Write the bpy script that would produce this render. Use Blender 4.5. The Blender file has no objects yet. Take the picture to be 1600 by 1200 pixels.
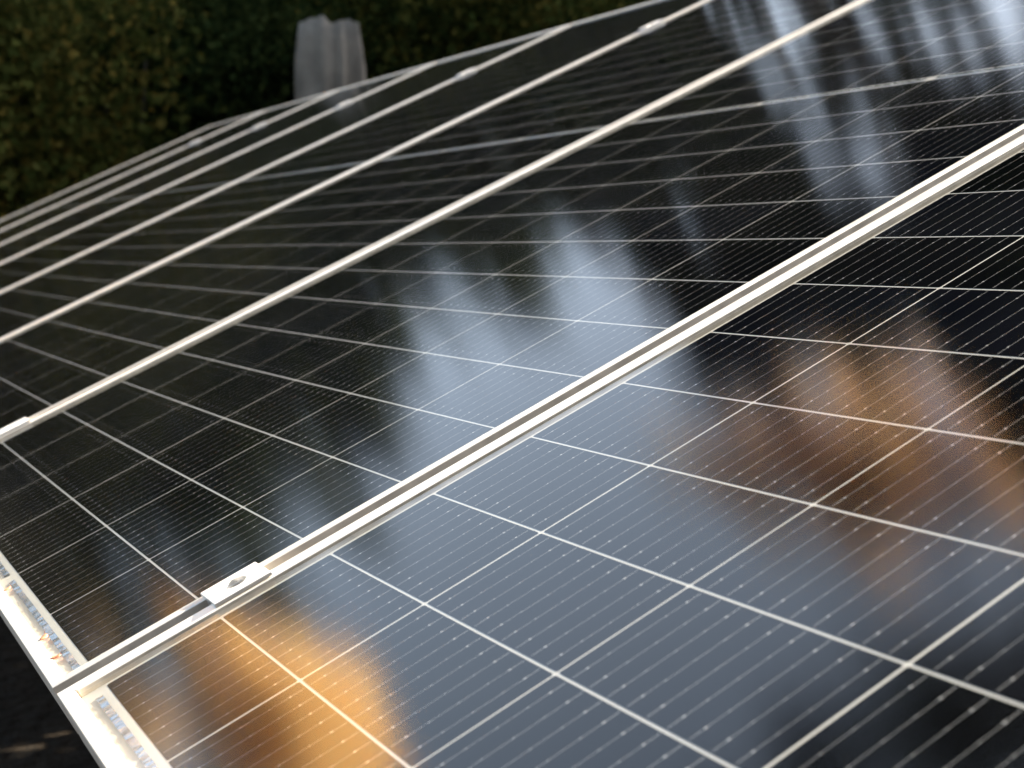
import bpy, bmesh, math, random
import numpy as np
from mathutils import Matrix, Vector

random.seed(7)
rng = np.random.default_rng(7)
scene = bpy.context.scene
C = scene.collection
R = math.radians

# ------------------------------------------------------------------ array frame of reference
# panel axes: u = up the slope, v = along the row (away from the camera), n = out of the glass
TILT = R(25.5)
HGT = 0.80
U = Vector((math.cos(TILT), 0, math.sin(TILT)))
V = Vector((0, 1, 0))
N = Vector((-math.sin(TILT), 0, math.cos(TILT)))
PANEL_ROT = Matrix((U, V, N)).transposed()          # panel -> world

def W(u, v, n=0.0):
    return U * u + V * v + N * n + Vector((0, 0, HGT))

# ------------------------------------------------------------------ camera
right = Vector((0.8123871637685447, -0.43984612525902994, -0.38283479758078093))
down = Vector((-0.4590517321513514, -0.0775545322140836, -0.8850179669034401))
fwd = Vector((0.3595811498854517, 0.8947182129741589, -0.26491643214301375))
cam_data = bpy.data.cameras.new('camera')
cam = bpy.data.objects.new('camera', cam_data)
C.objects.link(cam)
rw, dw, fw = (PANEL_ROT @ a for a in (right, down, fwd))
m = Matrix((rw, -dw, -fw)).transposed().to_4x4()
m.translation = W(-0.05185401, -0.99295928, 0.33240257)
cam.matrix_world = m
cam_data.sensor_width = 36.0
cam_data.lens = 2382.12 * 36.0 / 1600.0
cam_data.clip_start = 0.02
cam_data.clip_end = 2000
cam_data.dof.use_dof = True
cam_data.dof.focus_distance = 1.12
cam_data.dof.aperture_fstop = 10.5
scene.camera = cam

# ------------------------------------------------------------------ sky, sun, exposure
_e, _p = R(9.0), R(0.5)                              # sun height above the glass, swing off the slope line
sun_vec = (U * (math.cos(_e) * math.cos(_p)) + V * (math.cos(_e) * math.sin(_p)) + N * math.sin(_e)).normalized()
SUN_EL = math.asin(sun_vec.z)
SUN_AZ = math.atan2(sun_vec.x, sun_vec.y)            # azimuth from +Y towards +X
world = bpy.data.worlds.new('World')
scene.world = world
world.use_nodes = True
wn = world.node_tree.nodes
wn.clear()
sky = wn.new('ShaderNodeTexSky')
sky.sky_type = 'NISHITA'
sky.sun_disc = False
sky.sun_elevation = SUN_EL
sky.sun_rotation = SUN_AZ
sky.altitude = 200
sky.air_density = 0.9
sky.dust_density = 3.0
sky.ozone_density = 1.6
bg = wn.new('ShaderNodeBackground')
bg.inputs['Strength'].default_value = 0.05
wo = wn.new('ShaderNodeOutputWorld')
hs = wn.new('ShaderNodeHueSaturation')                # thin high veil: paler, slightly greener blue
hs.inputs['Saturation'].default_value = 0.62
hs.inputs['Hue'].default_value = 0.485
world.node_tree.links.new(sky.outputs[0], hs.inputs['Color'])
world.node_tree.links.new(hs.outputs[0], bg.inputs[0])
world.node_tree.links.new(bg.outputs[0], wo.inputs[0])

sl = bpy.data.lights.new('sun', 'SUN')
sl.energy = 5.0
sl.angle = R(0.53)
sl.color = (1.0, 0.86, 0.66)
so = bpy.data.objects.new('sun', sl)
so.rotation_euler = sun_vec.to_track_quat('Z', 'Y').to_euler()
so.location = (20, 0, 30)
C.objects.link(so)

vs = scene.view_settings
vs.view_transform = 'Standard'
vs.look = 'None'
vs.exposure = 3.35
vs.gamma = 1.0
vs.use_curve_mapping = False
cy = scene.cycles
cy.use_denoising = True
cy.max_bounces = 10
cy.diffuse_bounces = 3
cy.glossy_bounces = 4
cy.transmission_bounces = 6
cy.transparent_max_bounces = 12
cy.sample_clamp_indirect = 6.0
cy.caustics_reflective = False
cy.caustics_refractive = True

# ------------------------------------------------------------------ materials
def new_mat(name):
    mt = bpy.data.materials.new(name)
    mt.use_nodes = True
    nt = mt.node_tree
    nt.nodes.clear()
    out = nt.nodes.new('ShaderNodeOutputMaterial')
    return mt, nt, out

def nd(nt, kind, **kw):
    n_ = nt.nodes.new(kind)
    for k, v_ in kw.items():
        if k.startswith('i_'):
            n_.inputs[k[2:].replace('_', ' ')].default_value = v_
        else:
            setattr(n_, k, v_)
    return n_

def ramp(nt, stops, interp='LINEAR'):
    r = nt.nodes.new('ShaderNodeValToRGB')
    r.color_ramp.interpolation = interp
    el = r.color_ramp.elements
    while len(el) < len(stops):
        el.new(0.5)
    for e, (p, c) in zip(el, stops):
        e.position = p
        e.color = (*c, 1)
    return r

def principled(name, col, rough=0.5, metal=0.0, noise=None, bump=None, spec=0.5, var=0.12):
    mt, nt, out = new_mat(name)
    L = nt.links.new
    p = nt.nodes.new('ShaderNodeBsdfPrincipled')
    p.inputs['Base Color'].default_value = (*col, 1)
    p.inputs['Roughness'].default_value = rough
    p.inputs['Metallic'].default_value = metal
    p.inputs['Specular IOR Level'].default_value = spec
    tc = nt.nodes.new('ShaderNodeTexCoord')
    if noise:
        nz = nd(nt, 'ShaderNodeTexNoise')
        nz.inputs['Scale'].default_value = noise
        nz.inputs['Detail'].default_value = 5
        L(tc.outputs['Object'], nz.inputs['Vector'])
        rp = ramp(nt, [(0.25, tuple(c * (1 - var) for c in col)), (0.75, tuple(min(1, c * (1 + var)) for c in col))])
        L(nz.outputs['Fac'], rp.inputs[0])
        L(rp.outputs[0], p.inputs['Base Color'])
        mr = nd(nt, 'ShaderNodeMapRange')
        mr.inputs['To Min'].default_value = max(0.05, rough - 0.08)
        mr.inputs['To Max'].default_value = min(1, rough + 0.10)
        L(nz.outputs['Fac'], mr.inputs['Value'])
        L(mr.outputs[0], p.inputs['Roughness'])
    if bump:
        nb = nd(nt, 'ShaderNodeTexNoise')
        nb.inputs['Scale'].default_value = bump[0]
        nb.inputs['Detail'].default_value = 4
        L(tc.outputs['Object'], nb.inputs['Vector'])
        b = nd(nt, 'ShaderNodeBump')
        b.inputs['Strength'].default_value = bump[1]
        b.inputs['Distance'].default_value = bump[2]
        L(nb.outputs['Fac'], b.inputs['Height'])
        L(b.outputs[0], p.inputs['Normal'])
    L(p.outputs[0], out.inputs[0])
    return mt

def glass_material():
    """low-iron textured cover glass: clear sheet, soft Fresnel reflection, a little dust"""
    mt, nt, out = new_mat('textured_cover_glass')
    L = nt.links.new
    tc = nt.nodes.new('ShaderNodeTexCoord')
    nf = nd(nt, 'ShaderNodeTexNoise'); nf.inputs['Scale'].default_value = 900; nf.inputs['Detail'].default_value = 2
    L(tc.outputs['Object'], nf.inputs['Vector'])
    b1 = nd(nt, 'ShaderNodeBump'); b1.inputs['Strength'].default_value = 0.02; b1.inputs['Distance'].default_value = 0.0004
    L(nf.outputs['Fac'], b1.inputs['Height'])
    fr = nd(nt, 'ShaderNodeFresnel')
    ge = nt.nodes.new('ShaderNodeNewGeometry')          # thin sheet: the same reflectance from either side
    io = nd(nt, 'ShaderNodeMapRange')
    io.inputs['To Min'].default_value = 1.54; io.inputs['To Max'].default_value = 1 / 1.54
    L(ge.outputs['Backfacing'], io.inputs['Value']); L(io.outputs[0], fr.inputs['IOR'])
    gl = nd(nt, 'ShaderNodeBsdfGlossy')
    gl.distribution = 'BECKMANN'
    gl.inputs['Roughness'].default_value = 0.112
    gl.inputs['Color'].default_value = (1, 1, 1, 1)
    L(b1.outputs[0], gl.inputs['Normal'])
    tr = nd(nt, 'ShaderNodeBsdfTransparent'); tr.inputs['Color'].default_value = (0.96, 0.97, 0.96, 1)
    mx = nd(nt, 'ShaderNodeMixShader')
    L(fr.outputs[0], mx.inputs[0]); L(tr.outputs[0], mx.inputs[1]); L(gl.outputs[0], mx.inputs[2])
    # faint uneven dust film
    nz = nd(nt, 'ShaderNodeTexNoise'); nz.inputs['Scale'].default_value = 5; nz.inputs['Detail'].default_value = 8
    L(tc.outputs['Object'], nz.inputs['Vector'])
    mr = nd(nt, 'ShaderNodeMapRange')
    mr.inputs['From Min'].default_value = 0.35; mr.inputs['From Max'].default_value = 0.75
    mr.inputs['To Min'].default_value = 0.0; mr.inputs['To Max'].default_value = 0.003
    L(nz.outputs['Fac'], mr.inputs['Value'])
    vo = nd(nt, 'ShaderNodeTexVoronoi'); vo.inputs['Scale'].default_value = 55
    L(tc.outputs['Object'], vo.inputs['Vector'])
    sp = nd(nt, 'ShaderNodeMapRange')
    sp.inputs['From Min'].default_value = 0.05; sp.inputs['From Max'].default_value = 0.02
    sp.inputs['To Min'].default_value = 0.0; sp.inputs['To Max'].default_value = 1.0
    L(vo.outputs['Distance'], sp.inputs['Value'])
    pk = nd(nt, 'ShaderNodeMath', operation='GREATER_THAN'); pk.inputs[1].default_value = 0.72
    sc_ = nd(nt, 'ShaderNodeSeparateColor'); L(vo.outputs['Color'], sc_.inputs[0]); L(sc_.outputs[0], pk.inputs[0])
    pm = nd(nt, 'ShaderNodeMath', operation='MULTIPLY'); L(sp.outputs[0], pm.inputs[0]); L(pk.outputs[0], pm.inputs[1])
    pq = nd(nt, 'ShaderNodeMath', operation='MULTIPLY_ADD'); L(pm.outputs[0], pq.inputs[0]); pq.inputs[1].default_value = 0.10; L(mr.outputs[0], pq.inputs[2])
    sx = nd(nt, 'ShaderNodeSeparateXYZ'); L(tc.outputs['Object'], sx.inputs[0])       # dirt washed down to the lower edge
    ed = nd(nt, 'ShaderNodeMapRange'); ed.inputs['From Min'].default_value = 0.07; ed.inputs['From Max'].default_value = -0.02
    ed.inputs['To Min'].default_value = 0.0; ed.inputs['To Max'].default_value = 0.03
    L(sx.outputs[0], ed.inputs['Value'])
    en = nd(nt, 'ShaderNodeTexNoise'); en.inputs['Scale'].default_value = 28; en.inputs['Detail'].default_value = 6; L(tc.outputs['Object'], en.inputs['Vector'])
    em = nd(nt, 'ShaderNodeMath', operation='MULTIPLY_ADD'); L(ed.outputs[0], em.inputs[0]); L(en.outputs['Fac'], em.inputs[1]); L(pq.outputs[0], em.inputs[2])
    mr = em
    df = nd(nt, 'ShaderNodeBsdfDiffuse'); df.inputs['Color'].default_value = (0.5, 0.47, 0.42, 1)
    m2 = nd(nt, 'ShaderNodeMixShader')
    L(mr.outputs[0], m2.inputs[0]); L(mx.outputs[0], m2.inputs[1]); L(df.outputs[0], m2.inputs[2])
    L(m2.outputs[0], out.inputs[0])
    return mt

def leaf_material(name, cols, trans=0.35, rough=0.6):
    mt, nt, out = new_mat(name)
    L = nt.links.new
    g = nt.nodes.new('ShaderNodeNewGeometry')
    stops = [((i + 0.5) / len(cols), c) for i, c in enumerate(cols)]
    rp = ramp(nt, stops)
    L(g.outputs['Random Per Island'], rp.inputs[0])
    d = nd(nt, 'ShaderNodeBsdfDiffuse'); t = nd(nt, 'ShaderNodeBsdfTranslucent')
    L(rp.outputs[0], d.inputs[0]); L(rp.outputs[0], t.inputs[0])
    mx = nd(nt, 'ShaderNodeMixShader'); mx.inputs[0].default_value = trans
    L(d.outputs[0], mx.inputs[1]); L(t.outputs[0], mx.inputs[2])
    L(mx.outputs[0], out.inputs[0])
    return mt

M = {}
M['alu'] = principled('anodised_aluminium', (0.82, 0.78, 0.72), 0.40, 0.68, noise=14, bump=(700, 0.05, 0.0003), var=0.05)
M['alu_side_shade'] = principled('shade_toned_frame_side', (0.72, 0.66, 0.58), 0.5, 0.3, noise=40, bump=(300, 0.1, 0.0004), var=0.3)  # side walls toned darker: shade in the seams put into the colour
M['clamp'] = principled('clamp_aluminium', (0.84, 0.83, 0.82), 0.38, 0.5, noise=60, bump=(900, 0.06, 0.0003), var=0.05)
M['steel'] = principled('stainless_bolt', (0.30, 0.29, 0.28), 0.35, 1.0, noise=200, var=0.15)
M['galv'] = principled('galvanised_rail', (0.50, 0.51, 0.52), 0.5, 0.7, noise=30, var=0.15)
M['back'] = principled('white_backsheet', (0.52, 0.50, 0.465), 0.6, 0.0, noise=25, var=0.04)
M['cell'] = principled('silicon_cell', (0.0014, 0.0016, 0.0030), 0.6, 0.0, noise=9, spec=0.0, var=0.25)
M['wire'] = principled('busbar_wire', (0.46, 0.45, 0.44), 0.45, 0.3, noise=300, var=0.15)
M['ribbon'] = principled('tinned_ribbon', (0.80, 0.83, 0.86), 0.22, 1.0, noise=400, var=0.08)
M['glass'] = glass_material()
_nt = M['cell'].node_tree
_oi = _nt.nodes.new('ShaderNodeObjectInfo')
_hv = _nt.nodes.new('ShaderNodeHueSaturation')
_mr = _nt.nodes.new('ShaderNodeMapRange'); _mr.inputs['To Min'].default_value = 0.6; _mr.inputs['To Max'].default_value = 1.8
_pb = next(n_ for n_ in _nt.nodes if n_.type == 'BSDF_PRINCIPLED')
_src = _pb.inputs['Base Color'].links[0].from_socket
_nt.links.new(_oi.outputs['Random'], _mr.inputs['Value']); _nt.links.new(_mr.outputs[0], _hv.inputs['Value'])
_nt.links.new(_src, _hv.inputs['Color']); _nt.links.new(_hv.outputs[0], _pb.inputs['Base Color'])

# ------------------------------------------------------------------ mesh helpers
def link(name, mesh, mats, parent=None, mw=None):
    o = bpy.data.objects.new(name, mesh)
    for mt in (mats if isinstance(mats, (list, tuple)) else [mats]):
        if len(mesh.materials) < len(mats if isinstance(mats, (list, tuple)) else [mats]):
            mesh.materials.append(mt)
    C.objects.link(o)
    if parent is not None:
        o.parent = parent
    if mw is not None:
        o.matrix_world = mw
    return o

def mesh_from(name, verts, faces, mats_idx=None, smooth=False):
    me = bpy.data.meshes.new(name)
    me.from_pydata([tuple(v) for v in verts], [], faces)
    if mats_idx is not None:
        me.polygons.foreach_set('material_index', mats_idx)
    if smooth:
        me.polygons.foreach_set('use_smooth', [True] * len(me.polygons))
    me.update()
    return me

def quads_mesh(name, co):
    """co: (n,4,3) array of separate quads, fast"""
    n_ = co.shape[0]
    me = bpy.data.meshes.new(name)
    me.vertices.add(n_ * 4)
    me.vertices.foreach_set('co', co.reshape(-1).astype(np.float32))
    me.loops.add(n_ * 4)
    me.loops.foreach_set('vertex_index', np.arange(n_ * 4, dtype=np.int32))
    me.polygons.add(n_)
    me.polygons.foreach_set('loop_start', np.arange(0, n_ * 4, 4, dtype=np.int32))
    me.polygons.foreach_set('loop_total', np.full(n_, 4, dtype=np.int32))
    me.update(calc_edges=True)
    return me

def empty(name, mw):
    e = bpy.data.objects.new(name, None)
    e.empty_display_size = 0.1
    C.objects.link(e)
    e.matrix_world = mw
    return e

def tag(o, label=None, cat=None, group=None, kind=None):
    if label: o['label'] = label
    if cat: o['category'] = cat
    if group: o['group'] = group
    if kind: o['kind'] = kind
    return o

def box(vs_, fs, x0, x1, y0, y1, z0, z1):
    b = len(vs_)
    vs_ += [(x0, y0, z0), (x1, y0, z0), (x1, y1, z0), (x0, y1, z0), (x0, y0, z1), (x1, y0, z1), (x1, y1, z1), (x0, y1, z1)]
    fs += [tuple(b + i for i in f) for f in ((0, 3, 2, 1), (4, 5, 6, 7), (0, 1, 5, 4), (1, 2, 6, 5), (2, 3, 7, 6), (3, 0, 4, 7))]

def panel_matrix(u, v, n=0.0):
    mm = PANEL_ROT.to_4x4()
    mm.translation = W(u, v, n)
    return mm

# ------------------------------------------------------------------ ground
def smooth(a, b, x):
    t = min(1, max(0, (x - a) / (b - a)))
    return t * t * (3 - 2 * t)

def ground_z(x, y):
    z = 7.5 * smooth(-3, -13, y)  # bank added behind the camera to cut light from the rear sky
    z += 0.9 * smooth(8.5, 15, y)
    z += 0.05 * math.sin(x * 1.3 + 0.4 * y) + 0.04 * math.sin(y * 1.7 - 0.6 * x)
    z += 1.2 * math.sin(x * 0.05) * smooth(25, 80, abs(x) + abs(y))
    return z

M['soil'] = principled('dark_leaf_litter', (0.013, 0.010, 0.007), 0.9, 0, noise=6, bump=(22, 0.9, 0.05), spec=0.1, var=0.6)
t = np.linspace(-1, 1, 111)
ax = np.sinh(t * 4.2) / math.sinh(4.2) * 400
gv = [(x, y + 4, ground_z(x, y + 4)) for y in ax for x in ax]
nn = len(ax)
gf = [(j * nn + i, j * nn + i + 1, (j + 1) * nn + i + 1, (j + 1) * nn + i) for j in range(nn - 1) for i in range(nn - 1)]
g = link('ground', mesh_from('ground', gv, gf, smooth=True), M['soil'])
tag(g, 'dark shaded soil under the panels, rising to an added bank behind the camera', 'ground', kind='structure')

# ------------------------------------------------------------------ solar panels
PU, PV = 0.0861485, 0.168
NC, NR = 6, 13
PITCH = 1.0560648
HALF_W = PITCH / 2 - 0.00825
MIDGAP = 0.012
LEN_CELLS = 2 * NR * PU + MIDGAP
U_LO, U_HI = -0.0285, LEN_CELLS + 0.0285
ZC = -0.0040

def cell_mesh():
    v_, f_, mi = [], [], []
    a, b, c = (PU - 0.0018) / 2, (PV - 0.0017) / 2, 0.0012
    ring = [(-a + c, -b), (a - c, -b), (a, -b + c), (a, b - c), (a - c, b), (-a + c, b), (-a, b - c), (-a, -b + c)]
    v_ += [(x, y, 0.0) for x, y in ring] + [(x, y, -0.0003) for x, y in ring]
    f_.append(tuple(range(8))); mi.append(0)
    for i in range(8):
        j = (i + 1) % 8
        f_.append((i, i + 8, j + 8, j)); mi.append(0)
    z = 0.00012
    def q(x0, x1, y0, y1, zz):
        k = len(v_)
        v_.extend([(x0, y0, zz), (x1, y0, zz), (x1, y1, zz), (x0, y1, zz)])
        f_.append((k, k + 1, k + 2, k + 3)); mi.append(1)
    def dot(x, y, rx, ry, zz):
        k = len(v_)
        v_.extend([(x + rx * math.cos(t_ * math.pi / 3), y + ry * math.sin(t_ * math.pi / 3), zz) for t_ in range(6)])
        f_.append(tuple(range(k, k + 6))); mi.append(1)
    for i in range(9):
        y = (i - 4) * 0.0175
        q(-a + 0.0105, a - 0.0105, y - 0.00012, y + 0.00012, z)
        for s in (-1, 1):
            x0, x1 = sorted((s * (a - 0.0105), s * (a - 0.0012)))
            q(x0, x1, y - 0.00035, y - 0.00018, z)
            q(x0, x1, y + 0.00018, y + 0.00035, z)
            dot(s * (a - 0.0105), y, 0.0010, 0.00075, z + 0.00006)
            dot(s * (a - 0.024), y, 0.0006, 0.00045, z + 0.00006)
        dot(0.0, y, 0.0006, 0.00045, z + 0.00006)
    return mesh_from('solar_cell', v_, f_, mi)

def cell_spots():
    out = []
    for h in range(2):
        for r in range(NR):
            u = h * (NR * PU + MIDGAP) + (r + 0.5) * PU
            for c in range(NC):
                y = (c - 2.5) * PV
                y += (0.0, 0.0, 0.0, 0.0002, -0.0001, 0.0)[c]      # joints are not all equally wide
                out.append((u, y))
    return out

def rail_mesh(length, lip, name):
    """mitred frame bar along +x, outer face at y=0, leaning inwards (+y)"""
    prof = [(0, -0.035), (0, 0.0020), (0.0006, 0.0026), (lip - 0.0006, 0.0016), (lip, 0.0011), (lip, -0.006), (lip - 0.003, -0.035)]
    v_, f_ = [], []
    for s, z in prof:
        v_ += [(s, s, z), (length - s, s, z)]
    n_ = len(prof)
    for i in range(n_):
        j = (i + 1) % n_
        f_.append((2 * i, 2 * j, 2 * j + 1, 2 * i + 1))
    f_.append(tuple(2 * i for i in range(n_)))
    f_.append(tuple(2 * i + 1 for i in reversed(range(n_))))
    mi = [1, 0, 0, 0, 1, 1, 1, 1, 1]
    me = mesh_from(name, v_, f_, mi)
    bm = bmesh.new(); bm.from_mesh(me)
    bmesh.ops.recalc_face_normals(bm, faces=bm.faces)
    bm.to_mesh(me); bm.free()
    return me

def ribbon_mesh(length, width, seed):
    r = random.Random(seed)
    n_ = max(8, int(length / 0.0035))
    v_, f_ = [], []
    for i in range(n_ + 1):
        y = length * i / n_
        z = r.uniform(-0.00035, 0.00035)
        sk = r.uniform(-0.00045, 0.00045)
        v_ += [(0, y + sk, z), (width, y - sk, z + r.uniform(-0.0003, 0.0003)), ]
    for i in range(n_):
        f_.append((2 * i, 2 * i + 1, 2 * i + 3, 2 * i + 2))
    base = len(v_)
    v_ += [(x, y, z - 0.0008) for x, y, z in v_[:base]]
    for i in range(n_):
        f_.append((base + 2 * i, 2 * i, 2 * i + 2, base + 2 * i + 2))
        f_.append((2 * i + 1, base + 2 * i + 1, base + 2 * i + 3, 2 * i + 3))
    return mesh_from('connector_ribbon', v_, f_)

CELL = cell_mesh()
CELL.materials.append(M['cell']); CELL.materials.append(M['wire'])
LONG = rail_mesh(U_HI - U_LO, 0.013, 'frame_side')
SHORT = rail_mesh(2 * HALF_W, 0.011, 'frame_end')
RIB = [ribbon_mesh(0.310, 0.0052, 5), ribbon_mesh(0.310, 0.0052, 6), ribbon_mesh(0.310, 0.0052, 9)]
RIBM = [ribbon_mesh(0.320, 0.0046, 15), ribbon_mesh(0.320, 0.0046, 16), ribbon_mesh(0.320, 0.0046, 19)]
GLASS = mesh_from('cover_glass', [(U_LO + 0.004, -HALF_W + 0.004, 0), (U_HI - 0.004, -HALF_W + 0.004, 0), (U_HI - 0.004, HALF_W - 0.004, 0), (U_LO + 0.004, HALF_W - 0.004, 0)], [(0, 1, 2, 3)])
zb = ZC - 0.0001
bv, bf = [], []
box(bv, bf, U_LO + 0.006, U_HI - 0.006, -HALF_W + 0.006, HALF_W - 0.006, zb - 0.0006, zb)
BACK = mesh_from('backsheet', bv, bf)
SPOTS = cell_spots()

def joined_cells():
    me = bpy.data.meshes.new('solar_cells')
    bm = bmesh.new()
    src = np.array([v.co[:] for v in CELL.vertices])
    polys = [(tuple(p.vertices), p.material_index) for p in CELL.polygons]
    V_, F_, I_ = [], [], []
    for u, y in SPOTS:
        b = len(V_)
        V_ += [(x + u, yy + y, z + ZC) for x, yy, z in src.tolist()]
        for p, mi in polys:
            F_.append(tuple(b + i for i in p)); I_.append(mi)
    bm.free()
    me.from_pydata(V_, [], F_)
    me.polygons.foreach_set('material_index', I_)
    me.materials.append(M['cell']); me.materials.append(M['wire'])
    me.update()
    return me

PANEL_LABELS = [
    'nearest solar panel, filling the lower right with its bright reflections',
    'second solar panel from the camera, tiny orange seeds on its lower white border',
    'third solar panel from the camera, between the second and third aluminium seams',
    'fourth solar panel of the row, beyond the blurred third seam',
    'fifth solar panel of the row, a thin dark strip far up the array',
    'sixth solar panel of the row, a narrow dark sliver',
    'seventh solar panel, last but one at the far end of the row',
    'eighth and farthest solar panel, its edge against the dark bushes',
]
JOINED = None
for k in range(8):
    yc = -0.504 + k * PITCH
    root = empty('solar_panel', panel_matrix(0, yc))
    tag(root, PANEL_LABELS[k], 'solar panel', 'solar panels of the tilted row')
    # frame: four mitred bars
    for nm, me, loc, rot in (
            ('frame_bar', LONG, (U_LO, -HALF_W, 0), 0.0),
            ('frame_bar', LONG, (U_HI, HALF_W, 0), math.pi),
            ('frame_bar', SHORT, (U_HI, -HALF_W, 0), math.pi / 2),
            ('frame_bar', SHORT, (U_LO, HALF_W, 0), -math.pi / 2)):
        o = link(nm, me, [M['alu'], M['alu_side_shade']], root)
        o.location = loc
        o.rotation_euler = (0, 0, rot)
    link('backsheet', BACK, M['back'], root)
    link('cover_glass', GLASS, M['glass'], root)
    for i in range(3):
        o = link('connector_ribbon', RIB[i], M['ribbon'], root); o.location = (-0.0102, -0.504 + 0.0105 + i * 0.336, ZC + 0.0006)
        o = link('connector_ribbon', RIB[(i + 1) % 3], M['ribbon'], root); o.location = (LEN_CELLS + 0.0052, -0.504 + 0.0105 + i * 0.336, ZC + 0.0006)
        o = link('connector_ribbon', RIBM[i], M['ribbon'], root); o.location = (NR * PU + MIDGAP / 2 - 0.0023, -0.504 + 0.008 + i * 0.336, ZC + 0.0004)
    if k <= 3:
        for u, y in SPOTS:
            o = bpy.data.objects.new('solar_cell', CELL)
            C.objects.link(o); o.parent = root; o.location = (u, y, ZC)
    else:
        if JOINED is None:
            JOINED = joined_cells()
        o = bpy.data.objects.new('solar_cells', JOINED)
        C.objects.link(o); o.parent = root
        o['kind'] = 'stuff'

# ------------------------------------------------------------------ clamps on the seams
def clamp_meshes(length, width, h0, h1):
    """hat-shaped clamp: plate with a round hole, two side walls down into the seam, sunk bolt"""
    r, nseg = 0.0084, 24
    v_, f_ = [], []
    a, b = length / 2, width / 2
    # outline points on the rectangle matched to the hole by angle
    outer, inner = [], []
    for i in range(nseg):
        t_ = 2 * math.pi * i / nseg + math.pi / nseg
        cx, cy_ = math.cos(t_), math.sin(t_)
        s = min(a / abs(cx) if abs(cx) > 1e-6 else 9, b / abs(cy_) if abs(cy_) > 1e-6 else 9)
        outer.append([cx * s, cy_ * s]); inner.append([cx * r, cy_ * r])
    for sx in (-1, 1):                                   # snap nearest to true corners
        for sy in (-1, 1):
            j = min(range(nseg), key=lambda q_: (outer[q_][0] - sx * a) ** 2 + (outer[q_][1] - sy * b) ** 2)
            outer[j] = [sx * a, sy * b]
    e = 0.0004
    layers = [[(x * (1 - e / a), y * (1 - e / b), h1) for x, y in outer], [(x, y, h1 - e) for x, y in outer], [(x, y, h0) for x, y in outer],
              [(x, y, h1) for x, y in inner], [(x, y, h0 - 0.004) for x, y in inner]]
    for L_ in layers:
        v_ += L_
    o = lambda l, i: l * nseg + (i % nseg)
    for i in range(nseg):
        f_ += [(o(3, i), o(0, i), o(0, i + 1), o(3, i + 1)), (o(0, i), o(1, i), o(1, i + 1), o(0, i + 1)), (o(1, i), o(2, i), o(2, i + 1), o(1, i + 1)), (o(4, i), o(3, i), o(3, i + 1), o(4, i + 1)), (o(2, i), o(4, i), o(4, i + 1), o(2, i + 1))]
    wall = 0.0072
    for s in (-1, 1):
        y0, y1 = sorted((s * (wall - 0.0018), s * wall))
        box(v_, f_, -a, a, y0, y1, -0.034, h0 - 0.0001)
    box(v_, f_, -a, a, -wall + 0.0018, wall - 0.0018, -0.010, -0.0075)
    body = mesh_from('clamp_body', v_, f_)
    # bolt: domed socket head
    bm = bmesh.new()
    rings = [(0.0066, -0.0075), (0.0066, h1 - 0.0052), (0.0060, h1 - 0.0046), (0.0038, h1 - 0.0046), (0.0035, h1 - 0.0049), (0.0035, h1 - 0.0090)]
    prev = None
    for idx, (rr, z) in enumerate(rings):
        ns = 24
        ring = []
        for i in range(ns):
            t_ = 2 * math.pi * i / ns
            k_ = 1.0
            if idx >= 3:                                  # hexagonal socket
                k_ = math.cos(math.pi / 6) / math.cos((t_ % (math.pi / 3)) - math.pi / 6) if True else 1
            ring.append(bm.verts.new((rr * k_ * math.cos(t_), rr * k_ * math.sin(t_), z)))
        if prev:
            for i in range(ns):
                bm.faces.new((prev[i], prev[(i + 1) % ns], ring[(i + 1) % ns], ring[i]))
        prev = ring
    bm.faces.new(prev)
    me = bpy.data.meshes.new('bolt'); bm.to_mesh(me); bm.free()
    return body, me

LOWC = clamp_meshes(0.044, 0.0376, 0.0024, 0.0050)
HIGHC = clamp_meshes(0.050, 0.0380, 0.0024, 0.0064)
ordn = ['first', 'second', 'third', 'fourth', 'fifth', 'sixth', 'seventh']
lows = ['silver seam clamp with a sunken bolt on the nearest seam, lower left',
        'silver seam clamp at the left edge on the second seam, its reflection beside it']
highs = {2: 'blurred silver clamp near the upper end of the third seam, top centre',
         3: 'blurred silver clamp near the upper end of the fourth seam',
         4: 'small blurred silver clamp near the upper end of the fifth seam',
         5: 'tiny blurred silver clamp near the upper end of the sixth seam',
         6: 'faint far clamp near the upper end of the seventh seam, close to the edge'}
for k in range(7):
    vc = 0.0240324 + k * PITCH
    spots = []
    if k < 2: spots.append((0.1088, LOWC, lows[k]))
    if k in highs: spots.append((21.95 * PU, HIGHC, highs[k]))
    for u, (bme, ome), lab in spots:
        e = empty('seam_clamp', panel_matrix(u, vc))
        tag(e, lab, 'clamp', 'clamps holding the panel seams')
        link('clamp_body', bme, M['clamp'], e)
        link('bolt', ome, M['steel'], e)

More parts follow.
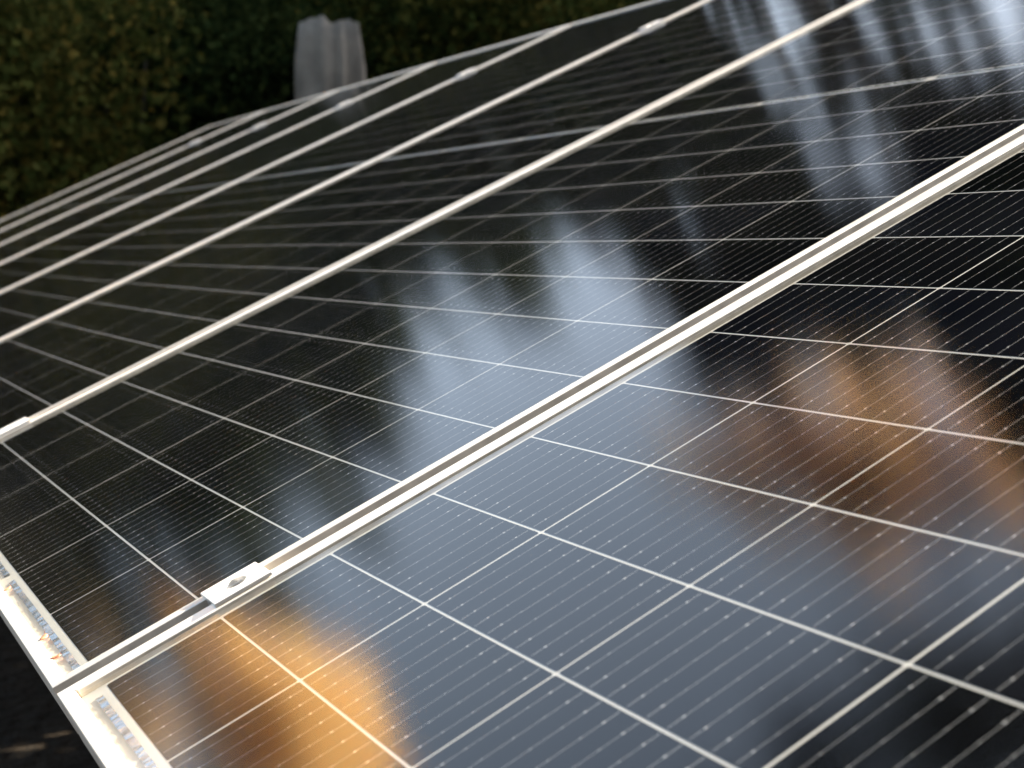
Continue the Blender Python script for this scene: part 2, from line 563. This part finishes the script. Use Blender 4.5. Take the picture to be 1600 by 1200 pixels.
# ------------------------------------------------------------------ rack under the panels
for nm, u, lab in (('mounting_rail', 0.1088, 'lower galvanised rail running under the row of panels'), ('mounting_rail', 21.95 * PU, 'upper galvanised rail running under the row of panels')):
    v_, f_ = [], []
    y0, y1 = -1.05, 7 * PITCH + 0.02
    for a0, a1, b0, b1 in ((-0.02, 0.02, -0.075, -0.071), (-0.02, -0.016, -0.071, -0.0355), (0.016, 0.02, -0.071, -0.0355)):
        box(v_, f_, a0, a1, y0, y1, b0, b1)
    o = link(nm, mesh_from(nm, v_, f_), M['galv'], mw=panel_matrix(u, 0))
    tag(o, lab, 'rail', 'rails of the panel rack')
for i, y in enumerate((-0.7, 4.6, 7.0)):
    for j, u in enumerate((0.1088, 21.95 * PU)):
        top = W(u, y, -0.076)
        v_, f_ = [], []
        zt = top.z
        box(v_, f_, -0.03, 0.03, -0.03, 0.03, -0.4, zt - 0.015)
        box(v_, f_, -0.05, 0.05, -0.045, 0.045, zt - 0.015, zt - 0.009)
        o = link('support_post', mesh_from('support_post', v_, f_), M['galv'])
        o.location = (top.x, y, 0)
        tag(o, '%s galvanised %s post hidden under the panel row' % (('nearest', 'middle', 'farthest')[i], ('short front', 'tall rear')[j]), 'post', 'posts of the panel rack')

# ------------------------------------------------------------------ little seeds on the lower border of the second panel
M['seed'] = principled('dry_seed', (0.62, 0.24, 0.13), 0.6, 0, noise=150, spec=0.3, var=0.25)
M['stem'] = principled('dry_stem', (0.10, 0.045, 0.03), 0.7, 0, noise=300, spec=0.2)
seedlab = ['orange seed with a stem on the white border, highest of the three', 'orange round seed on the white border beside the tinned ribbon', 'pinkish seed with an upright stem, lowest of the three on the border']
for i, (u, v0, a, b, an) in enumerate(((-0.0144, 0.334, 0.0036, 0.0026, 0.4), (-0.0140, 0.150, 0.0042, 0.0034, 1.0), (-0.0150, 0.0925, 0.0038, 0.0030, -0.5))):
    e = empty('fallen_seed', panel_matrix(u, v0, 0.0002) @ Matrix.Rotation(an, 4, 'Z'))
    tag(e, seedlab[i], 'seed', 'seeds fallen on the panel border')
    bm = bmesh.new()
    bmesh.ops.create_uvsphere(bm, u_segments=14, v_segments=8, radius=1)
    for vv in bm.verts:
        x, y, z = vv.co
        vv.co = (x * a * (1 + 0.12 * math.sin(3 * y + i)), y * b, (z * 0.28 + 0.30) * b + 0.25 * b * x * x)
    me = bpy.data.meshes.new('seed_body'); bm.to_mesh(me); bm.free()
    for p in me.polygons: p.use_smooth = True
    link('seed_body', me, M['seed'], e)
    bm = bmesh.new()
    prev = None
    for s_ in range(6):
        tt = s_ / 5
        c_ = Vector((a * 0.8 + tt * 0.0042, 0.0006 * math.sin(tt * 3), 0.0012 + 0.0022 * tt * (1 + 0.4 * i)))
        ring = [bm.verts.new(c_ + Vector((0, math.cos(q_) * 0.00028, math.sin(q_) * 0.00028))) for q_ in (0, 1.57, 3.14, 4.71)]
        if prev:
            for q_ in range(4):
                bm.faces.new((prev[q_], prev[(q_ + 1) % 4], ring[(q_ + 1) % 4], ring[q_]))
        prev = ring
    me = bpy.data.meshes.new('stem'); bm.to_mesh(me); bm.free()
    link('stem', me, M['stem'], e)

# ------------------------------------------------------------------ vegetation
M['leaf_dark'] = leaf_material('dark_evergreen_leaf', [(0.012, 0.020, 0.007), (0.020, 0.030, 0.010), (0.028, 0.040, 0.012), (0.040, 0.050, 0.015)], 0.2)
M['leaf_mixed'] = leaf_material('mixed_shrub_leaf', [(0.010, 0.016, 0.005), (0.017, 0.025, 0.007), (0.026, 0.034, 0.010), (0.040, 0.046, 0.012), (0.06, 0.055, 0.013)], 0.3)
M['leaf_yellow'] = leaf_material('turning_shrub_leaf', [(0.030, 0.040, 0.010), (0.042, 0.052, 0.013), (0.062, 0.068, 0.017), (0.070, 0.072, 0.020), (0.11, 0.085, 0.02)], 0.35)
M['leaf_orange'] = leaf_material('orange_autumn_leaf', [(0.93, 0.60, 0.22), (0.95, 0.68, 0.30), (0.96, 0.76, 0.42), (0.93, 0.64, 0.26)], 0.3)
M['bark'] = principled('rough_bark', (0.045, 0.036, 0.028), 0.9, 0, noise=12, bump=(18, 0.9, 0.03), spec=0.2, var=0.4)
M['grey_wood'] = principled('weathered_grey_wood', (0.18, 0.16, 0.135), 0.85, 0, noise=4, bump=(30, 0.6, 0.01), spec=0.2, var=0.45)

def tube(v_, f_, pts, rad, ns=7):
    b = len(v_)
    for p, r_ in zip(pts, rad):
        for i in range(ns):
            t_ = 2 * math.pi * i / ns
            v_.append((p[0] + r_ * math.cos(t_), p[1] + r_ * math.sin(t_), p[2]))
    for k_ in range(len(pts) - 1):
        for i in range(ns):
            j = (i + 1) % ns
            f_.append((b + k_ * ns + i, b + k_ * ns + j, b + (k_ + 1) * ns + j, b + (k_ + 1) * ns + i))
    f_.append(tuple(b + (len(pts) - 1) * ns + i for i in range(ns)))

def leaf_quads(centres, size, jitter=0.35, aspect=0.6, face=None):
    n_ = len(centres)
    a = rng.normal(size=(n_, 3))
    b = rng.normal(size=(n_, 3))
    if face is not None:                                  # leaves turned roughly towards the light
        nrm = rng.normal(size=(n_, 3)) * 0.30 + np.array(face)
        nrm /= np.linalg.norm(nrm, axis=1)[:, None]
        a -= (a * nrm).sum(1)[:, None] * nrm
        b = np.cross(nrm, a)
    a /= np.linalg.norm(a, axis=1)[:, None]
    b -= (a * b).sum(1)[:, None] * a; b /= np.linalg.norm(b, axis=1)[:, None]
    s = size * (1 + jitter * rng.uniform(-1, 1, n_))[:, None]
    a = a * s; b = b * s * aspect
    return np.stack([centres - a, centres - 0.1 * a + b * 0.9, centres + a, centres + 0.1 * a - b * 0.9], 1)

def clump_points(blobs, n_, shell=0.55, per=22):
    """blobs: (x,y,z,rx,ry,rz); leaves gathered in small sprays, denser towards each blob's skin"""
    bl = np.array(blobs, float)
    wgt = bl[:, 3] * bl[:, 4] + bl[:, 5] * bl[:, 3]
    ns = max(1, n_ // per)
    idx = rng.choice(len(bl), ns, p=wgt / wgt.sum())
    d = rng.normal(size=(ns, 3)); d /= np.linalg.norm(d, axis=1)[:, None]
    r_ = rng.uniform(shell ** 3, 1.05, ns) ** (1 / 3)
    c_ = bl[idx, :3] + d * bl[idx, 3:] * r_[:, None]
    sp = np.minimum(bl[idx, 3:].min(1) * 0.30, 0.32)
    pts = np.repeat(c_, per, 0) + rng.normal(size=(ns * per, 3)) * np.repeat(sp, per)[:, None]
    return pts

def tree(name, label, x, y, h, trunk_r, blobs, leaf, n_, size, group, lean=0.0, cat='tree', limbs=7, face=None, per=22):
    z0 = ground_z(x, y)
    root = empty(name, Matrix.Translation((x, y, z0)))
    tag(root, label, cat, group)
    v_, f_ = [], []
    pts, rad = [], []
    for i in range(9):
        tt = i / 8
        pts.append((lean * tt * tt * h * 0.1 + 0.05 * math.sin(tt * 5 + x), 0.05 * math.cos(tt * 4 + y), -0.2 + tt * h))
        rad.append(trunk_r * (1.25 - 0.25 * min(1, tt * 8)) * (1 - 0.82 * tt))
    tube(v_, f_, pts, rad)
    for i in range(limbs):
        b_ = blobs[i % len(blobs)]
        tt = min(0.9, max(0.25, (b_[2] - 0.4 * b_[5]) / h * random.uniform(0.8, 1.0)))
        p0 = Vector(pts[int(tt * 8)])
        p1 = Vector((b_[0] + random.uniform(-.5, .5) * b_[3], b_[1] + random.uniform(-.5, .5) * b_[4], b_[2] + random.uniform(-0.2, .5) * b_[5]))
        r0 = trunk_r * (1 - 0.82 * tt) * 0.5
        tube(v_, f_, [p0, p0.lerp(p1, 0.5) + Vector((0, 0, 0.1)), p1], [r0, r0 * 0.6, r0 * 0.15], 5)
    link('trunk', mesh_from('trunk', v_, f_, smooth=True), M['bark'], root)
    q_ = leaf_quads(clump_points(blobs, n_, per=per), size, face=face)
    link('crown', quads_mesh('crown', q_), M[leaf], root)
    return root

def az(a, d, x0=0.35, y0=0.3):
    return x0 + d * math.sin(R(a)), y0 + d * math.cos(R(a))

def el_h(e, d, z0=1.0):
    return z0 + d * math.tan(R(e))

# dark evergreens closing the view: (azimuth, distance, elevation of the top, half width)
dark_sets = [(-13, 15, 19, 1.7), (-8.5, 17, 18.2, 1.6), (-4, 18, 19.3, 1.6), (0.5, 16.5, 21.0, 1.5), (5, 17.5, 22.3, 1.7), (9.0, 18, 21.2, 1.5),
             (13.0, 18, 20.3, 1.5), (17.3, 17, 22.0, 1.5), (21.8, 15, 30, 0.75), (26, 18, 17.5, 1.5), (31, 17, 18.5, 1.6), (36, 17, 19.5, 1.6), (44, 15, 21, 1.2),
             (7.0, 16, 21.0, 1.1), (11.0, 16, 20.4, 1.0), (15.2, 16, 19.8, 1.0), (24.6, 13.2, 24.5, 0.55), (27.2, 13.6, 27.0, 0.75), (29.8, 13.4, 25.0, 0.5), (15.6, 14.8, 18.8, 1.3), (18.6, 14.6, 20.5, 1.3), (28.6, 13.2, 25.5, 0.55)]
dl = ['dark evergreen tree at the far left end of the treeline', 'dark evergreen tree second from the left in the treeline', 'dark evergreen tree third from the left in the treeline',
      'dark evergreen tree beyond the end of the panel row', 'broad dark evergreen tree behind the left bushes', 'dark evergreen tree left of the open sky gap', 'low dark evergreen tree under the open sky gap',
      'dark evergreen tree behind the grey stump', 'tall slim dark evergreen spire right of the sky gap', 'dark evergreen tree just right of the slim spire', 'dark evergreen tree below the bare trunks', 'dark evergreen tree behind the bare trunks to the right', 'tall dark evergreen tree at the right end of the treeline', 'young dark evergreen under the left of the sky gap', 'young dark evergreen under the middle of the sky gap', 'young dark evergreen under the right of the sky gap', 'narrow dark evergreen in front of the first pine', 'narrow dark evergreen between the first and second pine', 'narrow dark evergreen in front of the third pine', 'small dark evergreen behind and left of the stump', 'small dark evergreen behind and right of the stump', 'narrow dark evergreen in front of the second pine']
for i, (a, d, e, w) in enumerate(dark_sets):
    x, y = az(a, d); h = el_h(e, d) - ground_z(x, y)
    blobs = []
    nb = 9
    for j in range(nb):
        tt = j / (nb - 1)
        zz = h * (0.12 + 0.80 * tt)
        ww = w * (1.0 - 0.70 * tt) * random.uniform(0.85, 1.15)
        blobs.append((random.uniform(-.35, .35) * w, random.uniform(-.3, .3) * w, zz, ww, ww, h * 0.12))
    tree('evergreen_tree', dl[i], x, y, h * 0.96, 0.16, blobs, 'leaf_dark', 7000, 0.13, 'dark evergreens of the treeline')

# tall pines with bare trunks: sky shows between the stems, crowns above
pines = [(24.0, 14, 0.16, 30.5), (27.3, 15.5, 0.15, 32), (29.3, 15, 0.13, 33), (31.0, 17, 0.18, 36.5), (33.6, 14.5, 0.12, 38), (35.4, 16, 0.20, 38), (38.0, 15, 0.14, 39), (41, 14, 0.18, 40), (32.4, 15.6, 0.11, 36), (36.8, 14.2, 0.12, 37)]
pl = ['slim pine with a nearly bare trunk beside the dark spire', 'bare-trunked pine second from the left in the stand', 'thin bare-trunked pine third in the stand', 'stout bare-trunked pine in the middle of the stand', 'thinnest bare-trunked pine right of the middle', 'stoutest bare-trunked pine on the right', 'slim bare-trunked pine second from the right end', 'bare-trunked pine at the right end of the stand', 'young bare-trunked pine beside the stout middle one', 'young bare-trunked pine beside the stoutest one']
for i, (a, d, r_, e) in enumerate(pines):
    x, y = az(a, d); h = el_h(e, d) - ground_z(x, y); hb = el_h(min(31.2, e - 4.0), d) - ground_z(x, y)
    blobs = [(random.uniform(-.7, .7), random.uniform(-.7, .7), hb + (h - hb) * (0.12 + 0.8 * j / 5), random.uniform(.5, .95), random.uniform(.5, .95), 0.45) for j in range(6)]
    for _ in range(15):
        zz = random.uniform(el_h(16, d), hb)
        blobs.append((random.uniform(-1., 1.), random.uniform(-.9, .9), zz, random.uniform(.12, .34), random.uniform(.12, .34), random.uniform(.14, .4)))
    tree('pine_tree', pl[i], x, y, h * 0.95, r_, blobs, 'leaf_dark', 5000, 0.12, 'pines with bare trunks', lean=random.uniform(-.6, .6))

# orange autumn trees catching the low sun
def autumn(label, x, y, h, blobs, n_, size=0.11, tr=0.10):
    big = blobs
    blobs = []
    for b_ in big:                                        # break each mass into uneven boughs
        for _ in range(6):
            k_ = random.uniform(.32, .62)
            blobs.append((b_[0] + random.gauss(0, .5) * b_[3], b_[1] + random.gauss(0, .4) * b_[4], b_[2] + random.gauss(0, .5) * b_[5], b_[3] * k_, b_[4] * k_, b_[5] * k_ * .8))
    tree('autumn_tree', label, x, y, h, tr, blobs, 'leaf_orange', n_, size * 0.85, 'orange autumn trees in the sun', face=(sun_vec.x, sun_vec.y - 0.70, sun_vec.z * 0.6), per=5)
def blob_at(a, e, d, r_, root, rz=None):
    x, y = az(a, d)
    return (x - root[0], y - root[1], el_h(e, d) - ground_z(*root), r_, r_, rz or r_)
D1 = 17.0
rt = az(-4.0, D1)
autumn('slender orange autumn tree catching the sun, left of the sky gap', rt[0], rt[1], el_h(26, D1) - ground_z(*rt),
       [blob_at(-3.6, 22.0, D1, .75, rt), blob_at(-3.7, 24.0, D1, .9, rt), blob_at(-4.4, 25.8, D1, .95, rt), blob_at(-5.4, 27.6, D1, .95, rt), blob_at(-2.9, 20.4, D1, .5, rt)], 5000)
rt = az(-8.0, 15)
autumn('small dull orange autumn tree at the left of the treeline', rt[0], rt[1], el_h(20, 15) - ground_z(*rt),
       [blob_at(-7.6, 18.6, 15, .45, rt), blob_at(-8.2, 19.8, 15, .4, rt)], 1200)
D2 = 22.5
rt = az(20, D2)
autumn('tall orange autumn tree catching the sun, right of the sky gap', rt[0], rt[1], el_h(37, D2) - ground_z(*rt),
       [blob_at(17.8, 31.4, D2, 1.2, rt), blob_at(18.0, 33.4, D2, 1.2, rt), blob_at(19.4, 35.0, D2, 1.1, rt), blob_at(21.4, 36.0, D2, 1.6, rt), blob_at(23.6, 37.2, D2, 1.8, rt), blob_at(26.0, 38.2, D2, 1.7, rt), blob_at(20.4, 33.6, D2, 1.2, rt), blob_at(23.0, 34.8, D2, 1.3, rt), blob_at(20.4, 37.2, D2, 1.1, rt)], 10500, 0.135)

# tall old trees, their high crowns added to shade the bushes and dim the sky
def sky_blobs(root, spec, d):
    out = []
    for a_, e_, r_ in spec:
        bx_, by_ = az(a_, d)
        cx_, cy_, cz_ = bx_ - root[0], by_ - root[1], el_h(e_, d) - ground_z(*root)
        for _ in range(4):
            k_ = random.uniform(.4, .7)
            out.append((cx_ + random.gauss(0, .5) * r_, cy_ + random.gauss(0, .35) * r_, cz_ + random.gauss(0, .35) * r_, r_ * k_, r_ * k_, r_ * k_ * .7))
    return out
for lab, a, d, r_, spec, n_ in (
        ('tall old tree arching a thin dark crown high over the sky gap', 24.6, 14.6, 0.16, [(4, 45, 1.7), (9, 44.5, 1.8), (14, 46, 1.8), (19, 47.5, 1.8), (24, 48, 1.7), (7, 52, 1.8), (14, 54, 1.9), (21, 54, 1.8), (6, 40.5, .8), (9, 41.5, 1.0), (12, 43, 1.1), (15.5, 44.5, 1.2), (19, 46, 1.3)], 4000),
        ('added tall old tree shading the bushes, high dark crown above the pine stand', 34.6, 14.4, 0.26, [(28, 45, 2.0), (32, 43, 2.2), (37, 42, 2.3), (33, 49, 2.1), (40, 46, 2.2)], 12000),
        ('added tall old tree shading the bushes, high dark crown at the right of the treeline', 47.0, 14.6, 0.26, [(42, 38, 2.3), (47, 36, 2.4), (45, 43, 2.1), (52, 38, 2.3)], 12000)):
    x, y = az(a, d)
    tree('old_tree', lab, x, y, 16 if r_ < .25 else 14.5, r_, sky_blobs((x, y), spec, d), 'leaf_dark', n_, 0.14, 'tall old trees of the treeline', limbs=10, per=6)

# unseen dense evergreens added right of the bushes to keep the low sun off
for lab, x, y, h in (('added dense evergreen shading the bushes, nearest to the row', 11.6, 9.95, 12.6), ('added dense evergreen shading the bushes, second from the row', 12.8, 12.0, 13.0), ('added dense evergreen shading the bushes, farthest from the row', 13.6, 13.6, 12.0), ('added slim dense evergreen upslope, shading the grey stump', 10.6, 8.95, 9.4)):
    w_ = 0.75 if h < 10 else 1.55
    bl = [(random.uniform(-.25, .25) * w_, random.uniform(-.25, .25) * w_, h * (0.08 + 0.86 * j / 10), w_ * (1 - .5 * j / 10), w_ * (1 - .5 * j / 10), h * 0.09) for j in range(11)]
    tree('evergreen_tree', lab, x, y, h * .95, 0.18, bl, 'leaf_dark', 12000, 0.15, 'added evergreens shading the bushes from the right')

# unseen evergreens added behind the camera to darken the frame sides
for lab, x, y, h in (('added tall evergreen behind the photographer, leftmost of five', -6.0, -6.2, 10.0), ('added tall evergreen behind the photographer, second from the left', -3.2, -7.0, 11.0), ('added tall evergreen behind the photographer, middle of five', -0.3, -6.6, 10.5), ('added tall evergreen behind the photographer, second from the right', 2.6, -7.2, 11.0), ('added tall evergreen behind the photographer, rightmost of five', 5.4, -7.6, 10.0)):
    bl = [(random.uniform(-.4, .4), random.uniform(-.4, .4), h * (0.08 + 0.86 * j / 9), 1.9 * (1 - .6 * j / 9), 1.9 * (1 - .6 * j / 9), h * 0.1) for j in range(10)]
    tree('evergreen_tree', lab, x, y, h * .95, 0.18, bl, 'leaf_dark', 7000, 0.18, 'added evergreens behind the photographer')

# shrubs in the picture, upper left: (azimuth, distance, top height, half width, leaf kind)
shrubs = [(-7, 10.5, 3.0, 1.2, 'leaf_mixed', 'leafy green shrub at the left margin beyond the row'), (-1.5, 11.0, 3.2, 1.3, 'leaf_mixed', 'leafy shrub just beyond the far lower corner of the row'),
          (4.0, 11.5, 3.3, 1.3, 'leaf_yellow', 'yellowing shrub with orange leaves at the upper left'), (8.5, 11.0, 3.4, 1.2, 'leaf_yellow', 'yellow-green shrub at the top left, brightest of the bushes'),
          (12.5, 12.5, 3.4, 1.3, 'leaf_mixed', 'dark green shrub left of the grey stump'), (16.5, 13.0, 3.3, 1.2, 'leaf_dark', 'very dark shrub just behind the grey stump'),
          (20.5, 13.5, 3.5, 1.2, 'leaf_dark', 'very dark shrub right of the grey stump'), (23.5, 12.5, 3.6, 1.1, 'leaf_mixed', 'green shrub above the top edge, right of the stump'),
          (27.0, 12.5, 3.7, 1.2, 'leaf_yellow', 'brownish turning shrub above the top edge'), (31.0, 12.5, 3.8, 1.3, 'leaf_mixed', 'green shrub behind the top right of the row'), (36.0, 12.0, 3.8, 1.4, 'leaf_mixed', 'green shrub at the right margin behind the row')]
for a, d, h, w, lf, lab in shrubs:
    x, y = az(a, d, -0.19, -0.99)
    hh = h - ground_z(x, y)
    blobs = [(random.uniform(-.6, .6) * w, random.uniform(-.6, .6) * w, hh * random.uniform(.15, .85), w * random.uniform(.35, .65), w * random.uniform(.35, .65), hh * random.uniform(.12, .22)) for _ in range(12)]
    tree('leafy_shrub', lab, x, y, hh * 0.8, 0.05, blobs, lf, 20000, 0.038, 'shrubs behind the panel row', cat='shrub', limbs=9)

# unseen hedge added behind the upper edge to block sun reaching under the row
hb_ = []
for k_ in range(26):
    hb_.append((random.uniform(-.18, .18), -4.6 + 6.0 * k_ / 25, random.uniform(1.32, 1.38), .22, .42, .38))
    hb_.append((random.uniform(-.12, .12), -4.6 + 6.0 * k_ / 25, random.uniform(.3, 1.1), .24, .42, .42))
tree('sun_block_hedge', 'added low dark hedge along the upper side, blocking sun under the panel row', 2.45, 3.4, 1.2, 0.04, hb_, 'leaf_dark', 34000, 0.06, 'added hedge behind the row', cat='hedge', limbs=12)

# weathered grey snag
x, y = az(19.4, 10.5, -0.19, -0.99)
from mathutils import noise as mn
bm = bmesh.new()
ns, nl = 56, 22
top = 2.62 - ground_z(x, y)
prev = None
for k_ in range(nl + 1):
    tt = k_ / nl
    ring = []
    for i in range(ns):
        t_ = 2 * math.pi * i / ns
        cx_, sy_ = math.cos(t_), math.sin(t_)
        r_ = 0.225 * (1.14 - 0.16 * tt)
        r_ += 0.055 * mn.noise(Vector((cx_ * 2.2, sy_ * 2.2, tt * 1.2 + 3))) + 0.045 * mn.noise(Vector((cx_ * 6, sy_ * 6, tt * 1.5))) + 0.02 * mn.noise(Vector((cx_ * 14, sy_ * 14, tt * 4)))
        if tt > 0.9: r_ *= 1 - 0.16 * (tt - 0.9) / 0.1
        zt = top + 0.05 * mn.noise(Vector((cx_ * 2.5, sy_ * 2.5, 9))) - 0.05 * max(0, cx_ - 0.2)
        ring.append(bm.verts.new((r_ * cx_, r_ * sy_, -0.2 + tt * (zt + 0.2))))
    if prev:
        for i in range(ns):
            bm.faces.new((prev[i], prev[(i + 1) % ns], ring[(i + 1) % ns], ring[i]))
    prev = ring
cv = bm.verts.new((0, 0, top - 0.12))
for i in range(ns):
    bm.faces.new((prev[i], prev[(i + 1) % ns], cv))
me = bpy.data.meshes.new('tree_snag'); bm.to_mesh(me); bm.free()
for p in me.polygons: p.use_smooth = True
o = link('tree_snag', me, M['grey_wood'])
o.location = (x, y, ground_z(x, y))
tag(o, 'grooved grey weathered dead tree stump standing among the dark bushes', 'stump')

# ground cover: leaves and weeds
n_ = 9000
gx = rng.uniform(-5, 9, n_); gy = rng.uniform(8.6, 14, n_)
gz = np.array([ground_z(a_, b_) for a_, b_ in zip(gx, gy)]) + np.abs(rng.normal(0, 0.07, n_))
q_ = leaf_quads(np.stack([gx, gy, gz], 1), 0.05)
o = link('ground_cover', quads_mesh('ground_cover', q_), M['leaf_dark'])
tag(o, 'dark low weeds and leaves on the ground behind the panels', 'weeds', kind='stuff')
